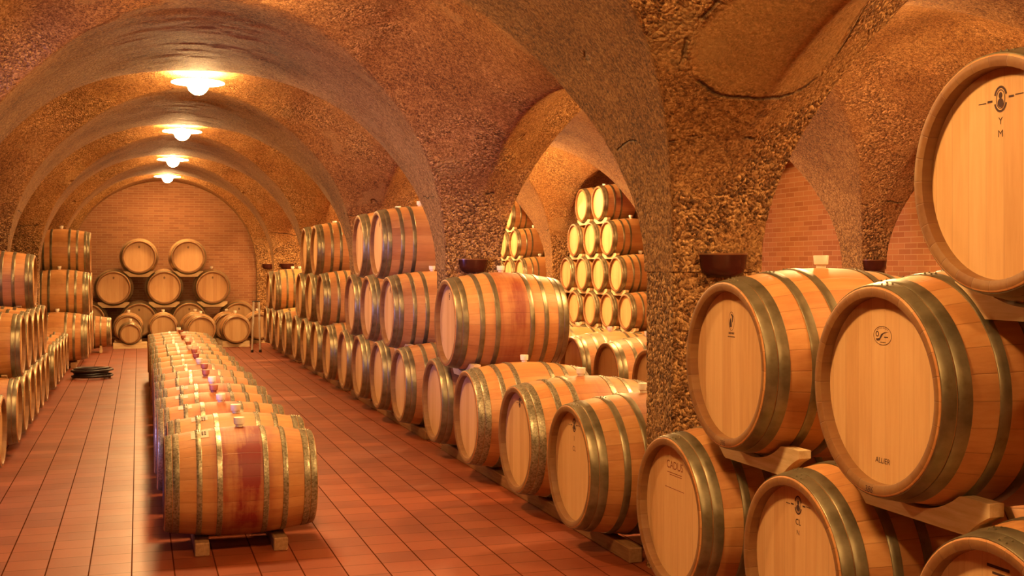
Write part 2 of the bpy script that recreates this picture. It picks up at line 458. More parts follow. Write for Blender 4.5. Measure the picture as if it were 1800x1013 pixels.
def pillar(xa, xb, yc, cell, hy=PT):
    """rough gravel pillar: rounded rectangle ring swept upward, its faces roughened"""
    bm = bmesh.new()
    hx, r = (xb-xa)/2, 0.025
    pts = []
    for cx, cy, a0 in ((hx-r, hy-r, 0), (-hx+r, hy-r, 90), (-hx+r, -hy+r, 180), (hx-r, -hy+r, 270)):
        for q in range(4):
            a = math.radians(a0 + 30*q); pts.append((cx + r*math.cos(a), cy + r*math.sin(a)))
    out = []
    for p, q in zip(pts, pts[1:] + pts[:1]):
        n = max(1, int(math.hypot(q[0]-p[0], q[1]-p[1]) / cell))
        for i in range(n): out.append((p[0] + (q[0]-p[0])*i/n, p[1] + (q[1]-p[1])*i/n))
    nzs = max(2, int((ZS+0.02)/cell))
    from mathutils import noise
    rings = []
    for kz in range(nzs+1):
        z = (ZS+0.02) * kz / nzs
        ring = []
        for (px, py) in out:
            wp = Vector(((xa+xb)/2 + px, yc + py, z))
            d = 0.006*noise.noise(wp*6) + (0.006*noise.noise(wp*38) if cell < 0.03 else 0) - 0.006
            L = math.hypot(px/hx, py/hy)
            nn = Vector((px/hx if abs(px/hx) >= abs(py/hy)-0.02 else 0, py/hy if abs(py/hy) >= abs(px/hx)-0.02 else 0, 0)).normalized()
            ring.append(bm.verts.new((px + nn.x*d, py + nn.y*d, z)))
        rings.append(ring)
    n = len(out)
    for a, b in zip(rings, rings[1:]):
        for i in range(n): bm.faces.new((a[i], a[(i+1) % n], b[(i+1) % n], b[i]))
    bm.faces.new(rings[-1])
    o = mesh_obj('pillar', finish(bm, 'pillar', M['gravel'], 60))
    o.location = ((xa+xb)/2, yc, 0)
    return tag(o, kind='structure')

for ai, (xa, xb) in enumerate(ARCADES):
    for yc in BAYS_Y[:-1]:
        near = ai == 1 and 5 < yc < 13
        pillar(xa, xb, yc, 0.012 if near else 0.05)
    pillar(xa, xb, 31.15, 0.05, 0.05)

# ------------------------------------------------------------------ barrels
KINDS = {   # length, belly radius, head-end (chime) radius, hoop width
    'tonneau': dict(L=1.07, rb=0.458, rc=0.39, hw=0.052, rim=0.040, rec=0.048),
    'barrique': dict(L=0.95, rb=0.350, rc=0.298, hw=0.040, rim=0.030, rec=0.036),
    'cask': dict(L=0.62, rb=0.262, rc=0.218, hw=0.034, rim=0.024, rec=0.024),
}
def rad(kd, x):
    t = 2*x / kd['L']
    return kd['rb'] - (kd['rb'] - kd['rc']) * abs(t)**1.9

MESH = {}
def build_kind(kn):
    kd = KINDS[kn]; L = kd['L']; h = L/2
    bm = bmesh.new()
    ri = kd['rc'] - kd['rim']
    prof = [(-h + kd['rec'] + 0.012, ri - 0.001), (-h + 0.010, ri), (-h + 0.006, ri + 0.0015), (-h, kd['rc'] - 0.024), (-h, kd['rc'] - 0.006), (-h + 0.004, kd['rc'])]
    for i in range(1, 22):
        x = -h + 0.004 + (L - 0.008) * i / 22
        prof.append((x, rad(kd, x)))
    prof += [(-p[0], p[1]) for p in prof[5::-1]]
    lathe_x(bm, prof, 64)
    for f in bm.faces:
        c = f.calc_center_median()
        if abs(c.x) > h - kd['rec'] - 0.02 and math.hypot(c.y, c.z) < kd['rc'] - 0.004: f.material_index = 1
    body = finish(bm, kn + '_body', None, 40)
    MESH[kn, 'body'] = body
    for s, nm in ((-1, 'head_front'), (1, 'head_rear')):
        bm = bmesh.new()
        lathe_x(bm, [(s*(h - kd['rec']) - s*0.0, ri + 0.0005), (s*(h - kd['rec']), 0.0005)], 64)
        lathe_x(bm, [(s*(h - kd['rec'] - 0.02), ri + 0.0005), (s*(h - kd['rec']), ri + 0.0005)], 64)
        bmesh.ops.remove_doubles(bm, verts=bm.verts, dist=0.00002)
        MESH[kn, nm] = finish(bm, kn + '_' + nm, None, 30)
    hw = kd['hw']
    spots = [0.006 + hw/2, 0.006 + hw*1.55, h*0.48, h*0.70]
    spots = [-h + 0.006 + hw*0.5, -h + 0.010 + hw*1.5, -h*0.56, -h*0.30]
    for i, x0 in enumerate(spots + [-s for s in spots][::-1]):
        bm = bmesh.new()
        a, b = x0 - hw/2, x0 + hw/2
        if i in (2, 3, 4, 5): a, b = x0 - hw*0.42, x0 + hw*0.42
        prof = [(a, rad(kd, a) - 0.003), (a, rad(kd, a) + 0.003), (a + 0.002, rad(kd, a) + 0.0045), (x0, rad(kd, x0) + 0.005), (b - 0.002, rad(kd, b) + 0.0045), (b, rad(kd, b) + 0.003), (b, rad(kd, b) - 0.003)]
        lathe_x(bm, prof, 64, closed=True)
        # the lapped joint and its rivets near the top
        a0 = math.radians((12, 9, 7, 10)[i % 4] * (1 if i % 2 else -0.6))
        for da in (-0.055, 0.055):
            for fx in (-0.22, 0.22):
                an = a0 + da * 0.35 / kd['rb']
                x = x0 + fx*(b-a); r = rad(kd, x) + 0.0058
                bmesh.ops.create_icosphere(bm, subdivisions=1, radius=0.0045, matrix=Matrix.Translation((x, r*math.sin(an), r*math.cos(an))))
        MESH[kn, 'hoop%d' % i] = finish(bm, kn + '_hoop', None, 30)
    bm = bmesh.new()
    lathe_z(bm, [(0.022, -0.02), (0.024, 0.012), (0.034, 0.018), (0.037, 0.058), (0.035, 0.061)], 24, (0, 0, kd['rb']))
    MESH[kn, 'bung'] = finish(bm, kn + '_bung', None, 40)
for kn in KINDS: build_kind(kn)

VAR = {}
def variant(kn, part, mat):
    key = (kn, part, mat)
    if key not in VAR:
        me = MESH[kn, part].copy()
        me.materials.append(M[mat])
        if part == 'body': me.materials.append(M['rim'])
        VAR[key] = me
    return VAR[key]

BARRELS = []
NAMES = {'tonneau': 'large_wine_barrel', 'barrique': 'wine_barrel', 'cask': 'small_cask'}
def barrel(kn, x, y, zc, face, label, group, body='body', head='head', hoop='hoop', bung='bung'):
    """x, y, zc: centre; face: heading of the front head (-x, +x, -y)"""
    kd = KINDS[kn]
    rz = {'-x': 0, '+x': PI, '-y': PI/2}[face]
    r = empty(NAMES[kn], (x, y, zc - kd['rb']), rz)
    tag(r, label, 'barrel', group)
    def part(nm, key, mat):
        o = mesh_obj(nm, variant(kn, key, mat), r)
        o.location = (0, 0, kd['rb'])
        return o
    part('body', 'body', body)
    part('head', 'head_front', head)
    part('head', 'head_rear', head)
    for i in range(8): part('hoop', 'hoop%d' % i, hoop)
    if bung: part('bung', 'bung', bung)
    BARRELS.append((kn, x, y, zc, face, label))
    return r

def cradle(kn, x, y, zc, face, label, group, lower=None, dz=None, half=None, off=0.16, thick=0.05, floor=False):
    """a notched board under a barrel: concave on top, cut to clear the two barrels below"""
    kd = KINDS[kn]; L = kd['L']; e = 0.004
    hl = L/2
    xin = -hl + off + thick            # where the belly is widest across the board
    R = max(rad(kd, xin), rad(kd, xin - thick), rad(kd, min(0, abs(xin)) if xin * (xin - thick) < 0 else xin)) + 0.0055 + e
    Rlow = R + 0.012
    hw = half or kd['rb'] * 0.82
    zf = zc - R * 0.80
    zb = 0.0 if floor else zf - (0.135 if kn == 'tonneau' else 0.10)
    pts_t, pts_b = [], []
    N = 48
    for i in range(N+1):
        s = -hw + 2*hw*i/N
        t = min(zf, zc - math.sqrt(max(R*R - s*s, 0))) if abs(s) < R else zf
        b = zb + max(0.0, (abs(s) - hw*0.72) / (hw*0.28)) * (zf - zb) * (0.0 if floor else 0.55)
        if lower:
            for q in lower:
                d = s - q
                if abs(d) < Rlow: b = max(b, zc - dz + math.sqrt(Rlow*Rlow - d*d))
        if t - b > 0.006:
            pts_t.append((s, t)); pts_b.append((s, b))
    if len(pts_t) < 4: return None
    # keep one unbroken run
    bm = bmesh.new()
    loop = pts_b + pts_t[::-1]
    z0 = min(p[1] for p in pts_b)
    fa = [bm.verts.new((-hl + off, -p[0], p[1] - z0)) for p in loop]
    fb = [bm.verts.new((-hl + off + thick, -p[0], p[1] - z0)) for p in loop]
    n = len(loop); m2 = len(pts_b)
    for i in range(n):
        bm.faces.new((fa[i], fa[(i+1) % n], fb[(i+1) % n], fb[i]))
    for f in (fa, fb):
        for i in range(m2 - 1):
            bm.faces.new((f[i], f[i+1], f[n-2-i], f[n-1-i]))
    o = mesh_obj('cradle_board', finish(bm, 'cradle_board', M['board'], 30))
    o.location = (x, y, z0)
    o.rotation_euler = (0, 0, {'-x': 0, '+x': PI, '-y': PI/2}[face])
    return tag(o, label, 'wooden board', group)

def rail(x0, y0, x1, y1, h, w, label, group):
    bm = bmesh.new()
    horiz = abs(x1-x0) > abs(y1-y0)
    if horiz: box(bm, (0, -w/2, 0), (x1-x0, w/2, h))
    else: box(bm, (-w/2, 0, 0), (w/2, y1-y0, h))
    bevel_all(bm, 0.006, 1)
    o = mesh_obj('timber_beam', finish(bm, 'timber_beam', M['beam'], 30))
    o.location = (x0, y0, 0)
    return tag(o, label, 'beam', group)

T1, T2, T3 = 0.545, 1.320, 2.095
T2F, T3F = 1.366, 2.135
X0 = 2.68
XT = X0 + KINDS['tonneau']['L']/2
ORD = ['first', 'second', 'third', 'fourth', 'fifth', 'sixth', 'seventh', 'eighth', 'ninth', 'tenth', 'eleventh', 'twelfth', 'thirteenth', 'fourteenth', 'fifteenth', 'sixteenth', 'seventeenth']
PIL = ['nearest stone pillar', 'second stone pillar', 'third stone pillar', 'fourth stone pillar']

# right-hand rows -----------------------------------------------------------
def rt(y, z, label, group, dx=0.0, **kw): return barrel('tonneau', XT + dx, y, z, '-x', label, group, **kw)
FRONT = 'large barrels stacked at the front right'
b_cadus = rt(5.55, T1, 'large oak barrel on the floor stamped CADUS beside the nearest stone pillar', FRONT, dx=-0.055)
b_cl = rt(4.36, T1, 'large floor-level oak barrel with round emblem above letters CL and N', FRONT, dx=-0.05)
b_aml = rt(3.12, T1 + 0.01, 'large oak barrel at lower right corner marked A and ML, cut by frame', FRONT, dx=-0.07)
rt(1.87, T1, 'large floor-level oak barrel out of frame beyond the one marked A ML', FRONT, dx=-0.06)
b_396 = rt(4.955, T2F, 'large oak barrel numbered 396 on its rim, resting on the CADUS barrel', FRONT, dx=-0.045)
b_386 = rt(3.74, T2F, 'large oak barrel with oval stamp and ALLIER on its pale head', FRONT, dx=-0.07)
rt(2.48, T2F, 'large middle-tier oak barrel out of frame right of the oval-stamped barrel', FRONT, dx=-0.06)
b_ym = rt(3.17, T3F, 'topmost large oak barrel at right edge, emblem above letters Y and M', FRONT, dx=-0.02)

BAYROW = [[7.04, 8.26, 9.62, 10.9], [12.43, 13.66, 14.92, 16.08], [17.52, 18.79, 20.05, 21.25], [22.8, 24.0, 25.16, 26.33]]
b_965 = None
for bi, row in enumerate(BAYROW):
    for j, y in enumerate(row):
        lab = 'large floor-level oak barrel in right row, %s beyond the %s' % (ORD[j], PIL[bi])
        kw = dict(body=('body', 'body', 'body_pink', 'body_dark')[(j + bi) % 4], bung='bung')
        if bi == 0 and j < 3: kw['hoop'] = 'hoop_mottled' if j else 'hoop'
        if bi == 0: kw['body'] = ('body_pink', 'body_pink', 'body', 'body_dark')[j]
        o = rt(y, T1, lab, 'large barrels along the floor on the right', dx=(-0.05, -0.02, -0.02, 0)[j] if bi == 0 else 0, **kw)
        if bi == 0 and j == 0: b_965 = o
        if bi == 0 and j == 1: b_878 = o
UP = [(10.28, T2, 'large wine-stained barrel alone on upper tier before the second stone pillar', 'body_stain')]
for j, y in enumerate((13.04, 14.29, 15.48)):
    UP.append((y, T2, 'large second-tier oak barrel, %s beyond the second stone pillar' % ORD[j], ('body', 'body', 'body_dark')[j]))
for j, y in enumerate((13.66, 14.88)):
    UP.append((y, T3, '%s large top-tier oak barrel beyond the second stone pillar' % ('nearer', 'farther')[j], 'body'))
for j, y in enumerate((18.15, 19.42, 20.65)):
    UP.append((y, T2, 'large second-tier oak barrel, %s beyond the third stone pillar' % ORD[j], 'body'))
for j, y in enumerate((18.79, 20.03)):
    UP.append((y, T3, '%s large top-tier oak barrel beyond the third stone pillar' % ('nearer', 'farther')[j], 'body'))
for j, y in enumerate((24.58, 25.75)):
    UP.append((y, T2, '%s large second-tier oak barrel beyond the fourth stone pillar' % ('nearer', 'farther')[j], 'body'))
UPB = []
for (y, z, lab, bd) in UP:
    ub = rt(y, z, lab, 'large barrels on the upper tiers at right', dx=-0.03 if y < 11 else 0, body=bd)
    if y < 16: UPB.append(ub)
tone_pairs = [(4.955, T2F, [5.55, 4.36], 'the barrel numbered 396'), (3.74, T2F, [4.36, 3.12], 'the oval-stamped ALLIER barrel'), (3.17, T3F, [3.74, 2.48], 'the topmost barrel marked Y M'),
    (10.28, T2, [9.62, 10.9], 'the lone wine-stained upper barrel')]
for (y, z, lab, bd) in UP[1:]:
    cands = [b[2] for b in BARRELS if b[0] == 'tonneau' and abs(b[1]-XT) < 0.06 and 0.7 < z - b[3] < 0.8 and abs(b[2]-y) < 0.8]
    short = lab.replace('large ', '').replace(' oak', '')
    tone_pairs.append((y, z, cands, 'the ' + short.replace(', ', ' ')))
for (y, z, low, ph) in tone_pairs:
    dx = {T2F: -0.05, T3F: -0.02}.get(z, -0.03 if y < 11 else 0.0)
    ddz = {T2F: T2F - T1 - 0.012, T3F: T3F - T2F}.get(z, T2 - T1)
    # local +s runs along -Y for a barrel facing -x
    for off, wd in ((0.16, 'front'), (0.80, 'rear')):
        if off > 0.5 and y > 5: continue
        cradle('tonneau', XT + dx, y, z, '-x', ('pale notched board, %s one, under %s' % (wd, ph)) if y < 5 else 'pale notched board under ' + ph, 'notched boards between the right-hand barrels',
               lower=[y - q for q in low], dz=ddz, off=off, thick=0.06, half=0.42)
def rail_h(kn, zc, xoff): return zc - rad(KINDS[kn], xoff) - 0.004
hr = rail_h('tonneau', T1, 0.24) - 0.004
spans = [(1.45, 6.02, 'in the front right stack'), (6.62, 11.3, 'beyond the nearest stone pillar'), (12.0, 16.5, 'beyond the second stone pillar'), (17.1, 21.7, 'beyond the third stone pillar'), (22.4, 26.8, 'beyond the fourth stone pillar')]
for a, b, ph in spans:
    rail(XT - 0.29, a, XT - 0.29, b, hr, 0.09, 'brown timber beam under barrel fronts ' + ph, 'timber beams under the right-hand barrels')
    rail(XT + 0.29, a, XT + 0.29, b, hr, 0.09, 'brown timber beam under barrel backs ' + ph, 'timber beams under the right-hand barrels')

# middle row ------------------------------------------------------------------
XC, Z1 = 0.63, 0.432
NC = 17
bung_c = ['bung', 'bung', 'bung', 'bung_red', 'bung', 'bung_red', 'bung_red', 'bung', 'bung_red', 'bung_red', 'bung', 'bung_red', 'bung', 'bung_red', 'bung', 'bung_red', 'bung']
body_c = ['body_deep', 'body', 'body_stain', 'body_stain', 'body_stain', 'body_stain', 'body_pink', 'body_stain', 'body_pink', 'body', 'body_stain', 'body_stain', 'body', 'body_stain', 'body_pink', 'body', 'body_stain']
C_ROOTS = []
for j in range(NC):
    y = 7.83 + j*0.738
    lab = 'wine-stained oak barrel at the near end of the middle row' if j == 0 else ('last oak barrel at the far end of the middle row' if j == NC-1 else 'oak barrel lying in the middle row, %s from the near end' % ORD[j])
    xo = [0, 0.035, -0.02, -0.03, 0.0, -0.015][j] if j < 6 else 0.012*math.sin(j*2.3)
    C_ROOTS.append(barrel('barrique', XC + xo, y, Z1, '-x', lab, 'barrels in the middle row', body=body_c[j], hoop='hoop_mottled', bung=bung_c[j]))
hr1 = rail_h('barrique', Z1, 0.20) - 0.004
for s, w in ((-0.245, 'left'), (0.245, 'right')):
    rail(XC + s, 7.6, XC + s, 7.83 + (NC-1)*0.738 + 0.2, hr1, 0.09, 'brown timber beam under the %s ends of the middle row barrels' % w, 'timber beams under the middle row')

# left-hand rows --------------------------------------------------------------
XLb = -1.09 - 0.475
LEFT1 = [10.75, 12.19, 12.92, 13.65, 14.38, 15.11, 15.84, 17.38, 18.12, 18.86, 19.60, 20.34]
Z2, Z3 = 1.045, 1.66
for j, y in enumerate(LEFT1):
    barrel('barrique', XLb, y, Z1, '+x', 'floor-level oak barrel in left row, %s from the left frame edge' % ORD[j], 'barrels along the floor on the left', body=('body', 'body_pink', 'body_dark')[j % 3])
L2 = [12.555, 13.285, 14.015, 14.745, 15.475]
for j, y in enumerate(L2):
    barrel('barrique', XLb, y, Z2, '+x', 'second-tier oak barrel on the left, %s from the left frame edge' % ORD[j], 'left barrels on the second tier', body='body_pink' if j == 0 else 'body')
barrel('barrique', XLb - 0.03, 14.38, Z3, '+x', 'lone pinkish barrel topping the near left stack', 'left barrels on the second tier', body='body_pink')
for j, y in enumerate(L2):
    cradle('barrique', XLb, y, Z2, '+x', 'pale notched board under the %s second-tier left barrel' % ORD[j], 'notched boards between the left barrels', lower=[-0.365, 0.365], dz=Z2 - Z1, off=0.13)
cradle('barrique', XLb - 0.03, 14.38, Z3, '+x', 'pale notched board under the lone top barrel at left', 'notched boards between the left barrels', lower=[-0.365, 0.365], dz=Z3 - Z2, off=0.13)
for a, b, ph in ((10.35, 11.1, 'at the left frame edge'), (11.75, 16.2, 'under the near left stack'), (16.95, 20.7, 'under the single left row')):
    for s, w in ((-0.245, 'inner'), (0.245, 'aisle-side')):
        rail(XLb + s, a, XLb + s, b, hr1, 0.08, '%s brown timber beam %s' % (w, ph), 'timber beams under the left barrels')
XLt = -0.87 - KINDS['tonneau']['L']/2
for tier, z, yy in (('floor-level', T1, (22.75, 23.95, 25.15)), ('second-tier', T2, (23.35, 24.55)), ('top-tier', T3, (23.95,))):
    for j, y in enumerate(yy):
        lab = 'large %s oak barrel in the far left stack' % tier + (', %s from the front' % ORD[j] if len(yy) > 1 else '')
        barrel('tonneau', XLt, y, z, '+x', lab, 'large barrels in the far left stack')
        if z > T1:
            cradle('tonneau', XLt, y, z, '+x', 'pale notched board under the %s%s barrel, far left stack' % ((ORD[j] + ' ' if len(yy) > 1 else ''), tier), 'notched boards in the far left stack', lower=[-0.6, 0.6], dz=T2-T1, off=0.16, half=0.42)
for s, w in ((-0.29, 'inner'), (0.29, 'aisle-side')):
    rail(XLt + s, 22.4, XLt + s, 25.5, hr, 0.09, '%s brown timber beam under the far left stack' % w, 'timber beams under the left barrels')
b = barrel('barrique', -0.55 - 0.475, 26.45, Z1, '+x', 'small dark barrel on the floor past the far left stack', 'barrels on the floor before the brick wall', body='body_dark', head='head_dark')
for off in (0.18, 0.72):
    cradle('barrique', -1.025, 26.45, Z1, '+x', 'pale floor chock under the dark barrel past the far left stack', 'floor chocks before the brick wall', off=off, floor=True, half=0.2)

# pyramid at the end wall -----------------------------------------------------
YE = 29.55
PYR = [(T1, [(-1.15, 'leftmost'), (0.02, 'second from left'), (1.19, 'third from left'), (2.38, 'rightmost')]),
       (T2, [(-0.565, 'left'), (0.605, 'centre'), (1.745, 'right')]),
       (T3 - 0.03, [(0.02, 'left'), (1.165, 'right')])]
STAMPED = []
PN = ['bottom-row', 'middle-row', 'top-row']
for ti, (z, lst) in enumerate(PYR):
    for (x, w) in lst:
        lab = '%s large barrel, %s, in the pyramid against the brick end wall' % (PN[ti], w)
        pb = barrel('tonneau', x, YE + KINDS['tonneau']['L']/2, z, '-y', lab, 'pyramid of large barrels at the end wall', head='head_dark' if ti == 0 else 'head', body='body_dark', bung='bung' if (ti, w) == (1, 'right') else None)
        STAMPED.append((pb, 'tonneau', 0.6))
        if ti:
            below = [q[0] for q in PYR[ti-1][1] if abs(q[0] - x) < 0.8]
            cradle('tonneau', x, YE + KINDS['tonneau']['L']/2, z, '-y', 'pale notched board under the %s %s pyramid barrel' % (w, PN[ti]), 'notched boards in the pyramid',
                   lower=[(q - x) for q in below], dz=z - PYR[ti-1][0], off=0.10, half=0.36)
for yy, w in ((YE + 0.25, 'front'), (YE + 0.82, 'back')):
    rail(-1.55, yy, 2.8, yy, hr, 0.09, '%s brown timber beam under the end wall pyramid' % w, 'timber beams at the end wall')
SM = [(-0.22, 28.35, 'behind the tiny cask at left'), (0.56, 28.35, 'behind the middle row end'), (1.29, 28.35, 'second from right in the rear line'), (2.02, 28.35, 'rightmost but one of the rear line'), (2.75, 28.35, 'last at the right end of the rear line'),
      (1.36, 27.15, 'left one of the front pair'), (2.13, 27.15, 'right one of the front pair')]
SM[2] = (1.29, 28.35, 'third in the rear line'); SM[3] = (2.02, 28.35, 'fourth in the rear line')
for (x, y, w) in SM:
    barrel('barrique', x, y + 0.475, Z1 - 0.03, '-y', 'small dark-headed barrel before the pyramid, %s' % w, 'barrels on the floor before the brick wall', head='head_dark', body='body')
    for off, fr in ((0.12, 'front'), (0.72, 'rear')):
        cradle('barrique', x, y + 0.475, Z1 - 0.03, '-y', '%s floor chock of the small barrel %s' % (fr, w), 'floor chocks before the brick wall', off=off, floor=True, half=0.3)
barrel('cask', -0.17, 27.35 + 0.31, 0.33, '-y', 'tiny dark cask on a pale chock before the pyramid', 'barrels on the floor before the brick wall', head='head_dark', body='body_dark')
for off, fr in ((0.06, 'front'), (0.48, 'rear')):
    cradle('cask', -0.17, 27.35 + 0.31, 0.33, '-y', '%s pale floor chock under the tiny dark cask' % fr, 'floor chocks before the brick wall', off=off, floor=True, half=0.36)

# side aisle ------------------------------------------------------------------
XA = 5.2 + KINDS['tonneau']['L']/2
for j, y in enumerate((11.5, 12.65, 13.8, 14.95, 16.1)):
    barrel('tonneau', XA, y, T1, '-x', 'large oak barrel on the side aisle floor, %s from the near arch pillar' % ORD[j], 'large barrels on the side aisle floor', body=('body', 'body_pink', 'body')[j % 3], head='head_dark')  # darkened heads paint in the shade cast by the front row
for s, w in ((-0.29, 'front'), (0.29, 'back')):
    rail(XA + s, 11.1, XA + s, 16.5, hr, 0.09, 'brown timber beam under the %s of the side aisle barrels' % w, 'timber beams in the side aisle')
XS = 7.80 + 0.475
SZ = [0.432, 1.065, 1.698, 2.331, 2.964]
STA = [[21.0, 20.18, 19.36, 18.54, 17.72], [20.59, 19.77, 18.95, 18.13], [21.0, 20.18, 19.36, 18.54], [20.59, 19.77, 18.95], [20.18, 19.36]]
STB = [[23.44, 24.26, 25.08, 25.9], [23.85, 24.67, 25.49], [23.44, 24.26, 25.08, 25.9], [23.85, 24.67, 25.49], [24.26, 25.08]]
STB = [[23.85, 24.67, 25.49, 26.31], [24.26, 25.08, 25.9], [23.85, 24.67, 25.49], [24.26, 25.08], [24.67]]
TN = ['bottom', 'second', 'third', 'fourth', 'top']
for nm, ST, wh in (('nearer', STA, 'near'), ('farther', STB, 'far')):
    for ti, row in enumerate(ST):
        row = sorted(row)
        for j, y in enumerate(row):
            pos = '' if len(row) == 1 else ', %s from the right' % ORD[j]
            lab = 'bright oak barrel on the %s tier of the %s side-aisle stack%s' % (TN[ti], nm, pos)
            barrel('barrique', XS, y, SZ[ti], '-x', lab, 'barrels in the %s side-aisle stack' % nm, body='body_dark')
            if ti:
                low = [y - q for q in ST[ti-1] if abs(q - y) < 0.6]
                cradle('barrique', XS, y, SZ[ti], '-x', 'pale notched board under %s-tier barrel, %s side-aisle stack%s' % (TN[ti], nm, pos), 'notched boards in the side-aisle stacks', lower=low, dz=SZ[ti]-SZ[ti-1], off=0.06, half=0.32, thick=0.06)
for a, b, w in ((17.3, 21.4, 'nearer'), (23.45, 26.7, 'farther')):
    for s, f in ((-0.245, 'front'), (0.245, 'back')):
        rail(XS + s, a, XS + s, b, hr1, 0.08, '%s brown timber beam under the %s side-aisle stack' % (f, w), 'timber beams in the side aisle')

# ------------------------------------------------------------------ stamps and lettering on the barrel heads
def text_polys(bm, body, size, cx, cy, d, shear=0.0):
    cu = bpy.data.curves.new('lettering', 'FONT')
    cu.body = body; cu.size = size; cu.align_x = 'CENTER'; cu.align_y = 'CENTER'; cu.resolution_u = 3; cu.shear = shear
    o = bpy.data.objects.new('lettering', cu); link(o)
    bpy.context.view_layer.update()
    me = bpy.data.meshes.new_from_object(o.evaluated_get(bpy.context.evaluated_depsgraph_get()))
    bpy.data.objects.remove(o); bpy.data.curves.remove(cu)
    vs = [bm.verts.new((d, -(v.co.x + cx), v.co.y + cy)) for v in me.vertices]
    for p in me.polygons:
        try: bm.faces.new([vs[i] for i in p.vertices])
        except ValueError: pass
    bpy.data.meshes.remove(me)

def poly2(bm, pts, d):
    bm.faces.new([bm.verts.new((d, -p[0], p[1])) for p in pts])

def ring2(bm, cx, cy, ra, rb, t, d, n=40, a0=0, a1=2*PI):
    va, vb = [], []
    for i in range(n+1):
        a = a0 + (a1-a0)*i/n
        va.append(bm.verts.new((d, -(cx + ra*math.cos(a)), cy + rb*math.sin(a))))
        vb.append(bm.verts.new((d, -(cx + (ra-t)*math.cos(a)), cy + (rb-t)*math.sin(a))))
    for i in range(n): bm.faces.new((va[i], va[i+1], vb[i+1], vb[i]))

def bar2(bm, x0, x1, y0, y1, d): poly2(bm, [(x0, y0), (x1, y0), (x1, y1), (x0, y1)], d)

def blob2(bm, cx, cy, ra, rb, d, n=18): poly2(bm, [(cx + ra*math.cos(2*PI*i/n), cy + rb*math.sin(2*PI*i/n)) for i in range(n)], d)

def mark(root, kn, fn, mat='ink', name='stamp', on_rim=False):
    kd = KINDS[kn]
    d = -kd['L']/2 + (kd['rec'] if not on_rim else 0.0) - 0.0008
    bm = bmesh.new(); fn(bm, d)
    for f in list(bm.faces): pass
    me = bpy.data.meshes.new(name); bm.to_mesh(me); bm.free()
    me.materials.append(M[mat])
    o = mesh_obj(name, me, root)
    o.location = (0, 0, kd['rb'])
    return o

def emblem(cx, cy, s):
    def f(bm, d):
        ring2(bm, cx, cy, 0.032*s, 0.044*s, 0.008*s, d, a0=0.35, a1=PI-0.35)
        ring2(bm, cx, cy, 0.032*s, 0.044*s, 0.008*s, d, a0=PI+0.35, a1=2*PI-0.35)
        ring2(bm, cx, cy, 0.021*s, 0.032*s, 0.003*s, d)
        blob2(bm, cx, cy + 0.012*s, 0.009*s, 0.011*s, d); blob2(bm, cx, cy - 0.012*s, 0.014*s, 0.015*s, d)
        for sg in (-1, 1):
            bar2(bm, cx + sg*0.038*s, cx + sg*0.062*s, cy + 0.003*s*sg - 0.0035*s, cy + 0.003*s*sg + 0.0035*s, d)
            bar2(bm, cx + sg*0.068*s, cx + sg*0.105*s, cy + 0.006*s*sg - 0.0018*s, cy + 0.006*s*sg + 0.0018*s, d)
    return f
mark(b_ym, 'tonneau', emblem(0.0, 0.248, 1.0))
mark(b_ym, 'tonneau', lambda bm, d: (text_polys(bm, 'Y', 0.034, 0, 0.175, d), text_polys(bm, 'M', 0.034, 0, 0.133, d)), name='lettering')
mark(b_cl, 'tonneau', emblem(0.0, 0.268, 0.92))
mark(b_cl, 'tonneau', lambda bm, d: (text_polys(bm, 'CL', 0.036, 0, 0.195, d), text_polys(bm, 'N', 0.03, 0, 0.150, d)), name='lettering')
mark(b_965, 'tonneau', emblem(0.0, 0.262, 1.0))
mark(b_965, 'tonneau', lambda bm, d: (text_polys(bm, 'I', 0.045, 0, 0.175, d), text_polys(bm, 'CL', 0.045, 0, 0.11, d)), name='lettering')
mark(b_878, 'tonneau', emblem(0.0, 0.27, 0.8))
mark(b_cadus, 'tonneau', lambda bm, d: (text_polys(bm, 'CADUS', 0.060, 0.0, 0.240, d), bar2(bm, -0.09, 0.085, 0.199, 0.2025, d), bar2(bm, -0.06, 0.085, 0.188, 0.191, d), bar2(bm, -0.115, 0.11, 0.118, 0.121, d)), 'ink_red', 'lettering')
def oval(bm, d):
    ring2(bm, 0, 0.205, 0.056, 0.036, 0.0022, d)
    sw = [(-0.042, -0.012), (-0.036, -0.020), (-0.018, -0.018), (-0.006, -0.004), (0.006, 0.008), (0.040, 0.016), (0.010, 0.013), (-0.008, 0.006), (-0.020, -0.010), (-0.034, -0.012)]
    poly2(bm, [(p[0], p[1] + 0.205) for p in sw], d)
    ring2(bm, -0.032, 0.211, 0.010, 0.011, 0.004, d, 16)
    bar2(bm, 0.010, 0.034, 0.198, 0.202, d)
    for i in range(8):
        a = PI*0.28 + i*PI*0.44/7
        blob2(bm, 0.048*math.cos(a)*0.98, 0.205 + 0.029*math.sin(a), 0.0022, 0.0018, d, 6)
        if 1 < i < 7: blob2(bm, -0.018 + 0.007*(i-1), 0.180, 0.0022, 0.0025, d, 6)
mark(b_386, 'tonneau', oval)
mark(b_386, 'tonneau', lambda bm, d: text_polys(bm, 'ALLIER', 0.030, 0.0, -0.265, d, 0.1), name='lettering')
mark(b_386, 'tonneau', lambda bm, d: text_polys(bm, '386', 0.034, -0.02, -0.3715, d, 0.3), 'ink', 'rim_number', True)
mark(b_396, 'tonneau', lambda bm, d: text_polys(bm, '396', 0.034, 0.0, -0.3715, d, 0.2), 'ink', 'rim_number', True)
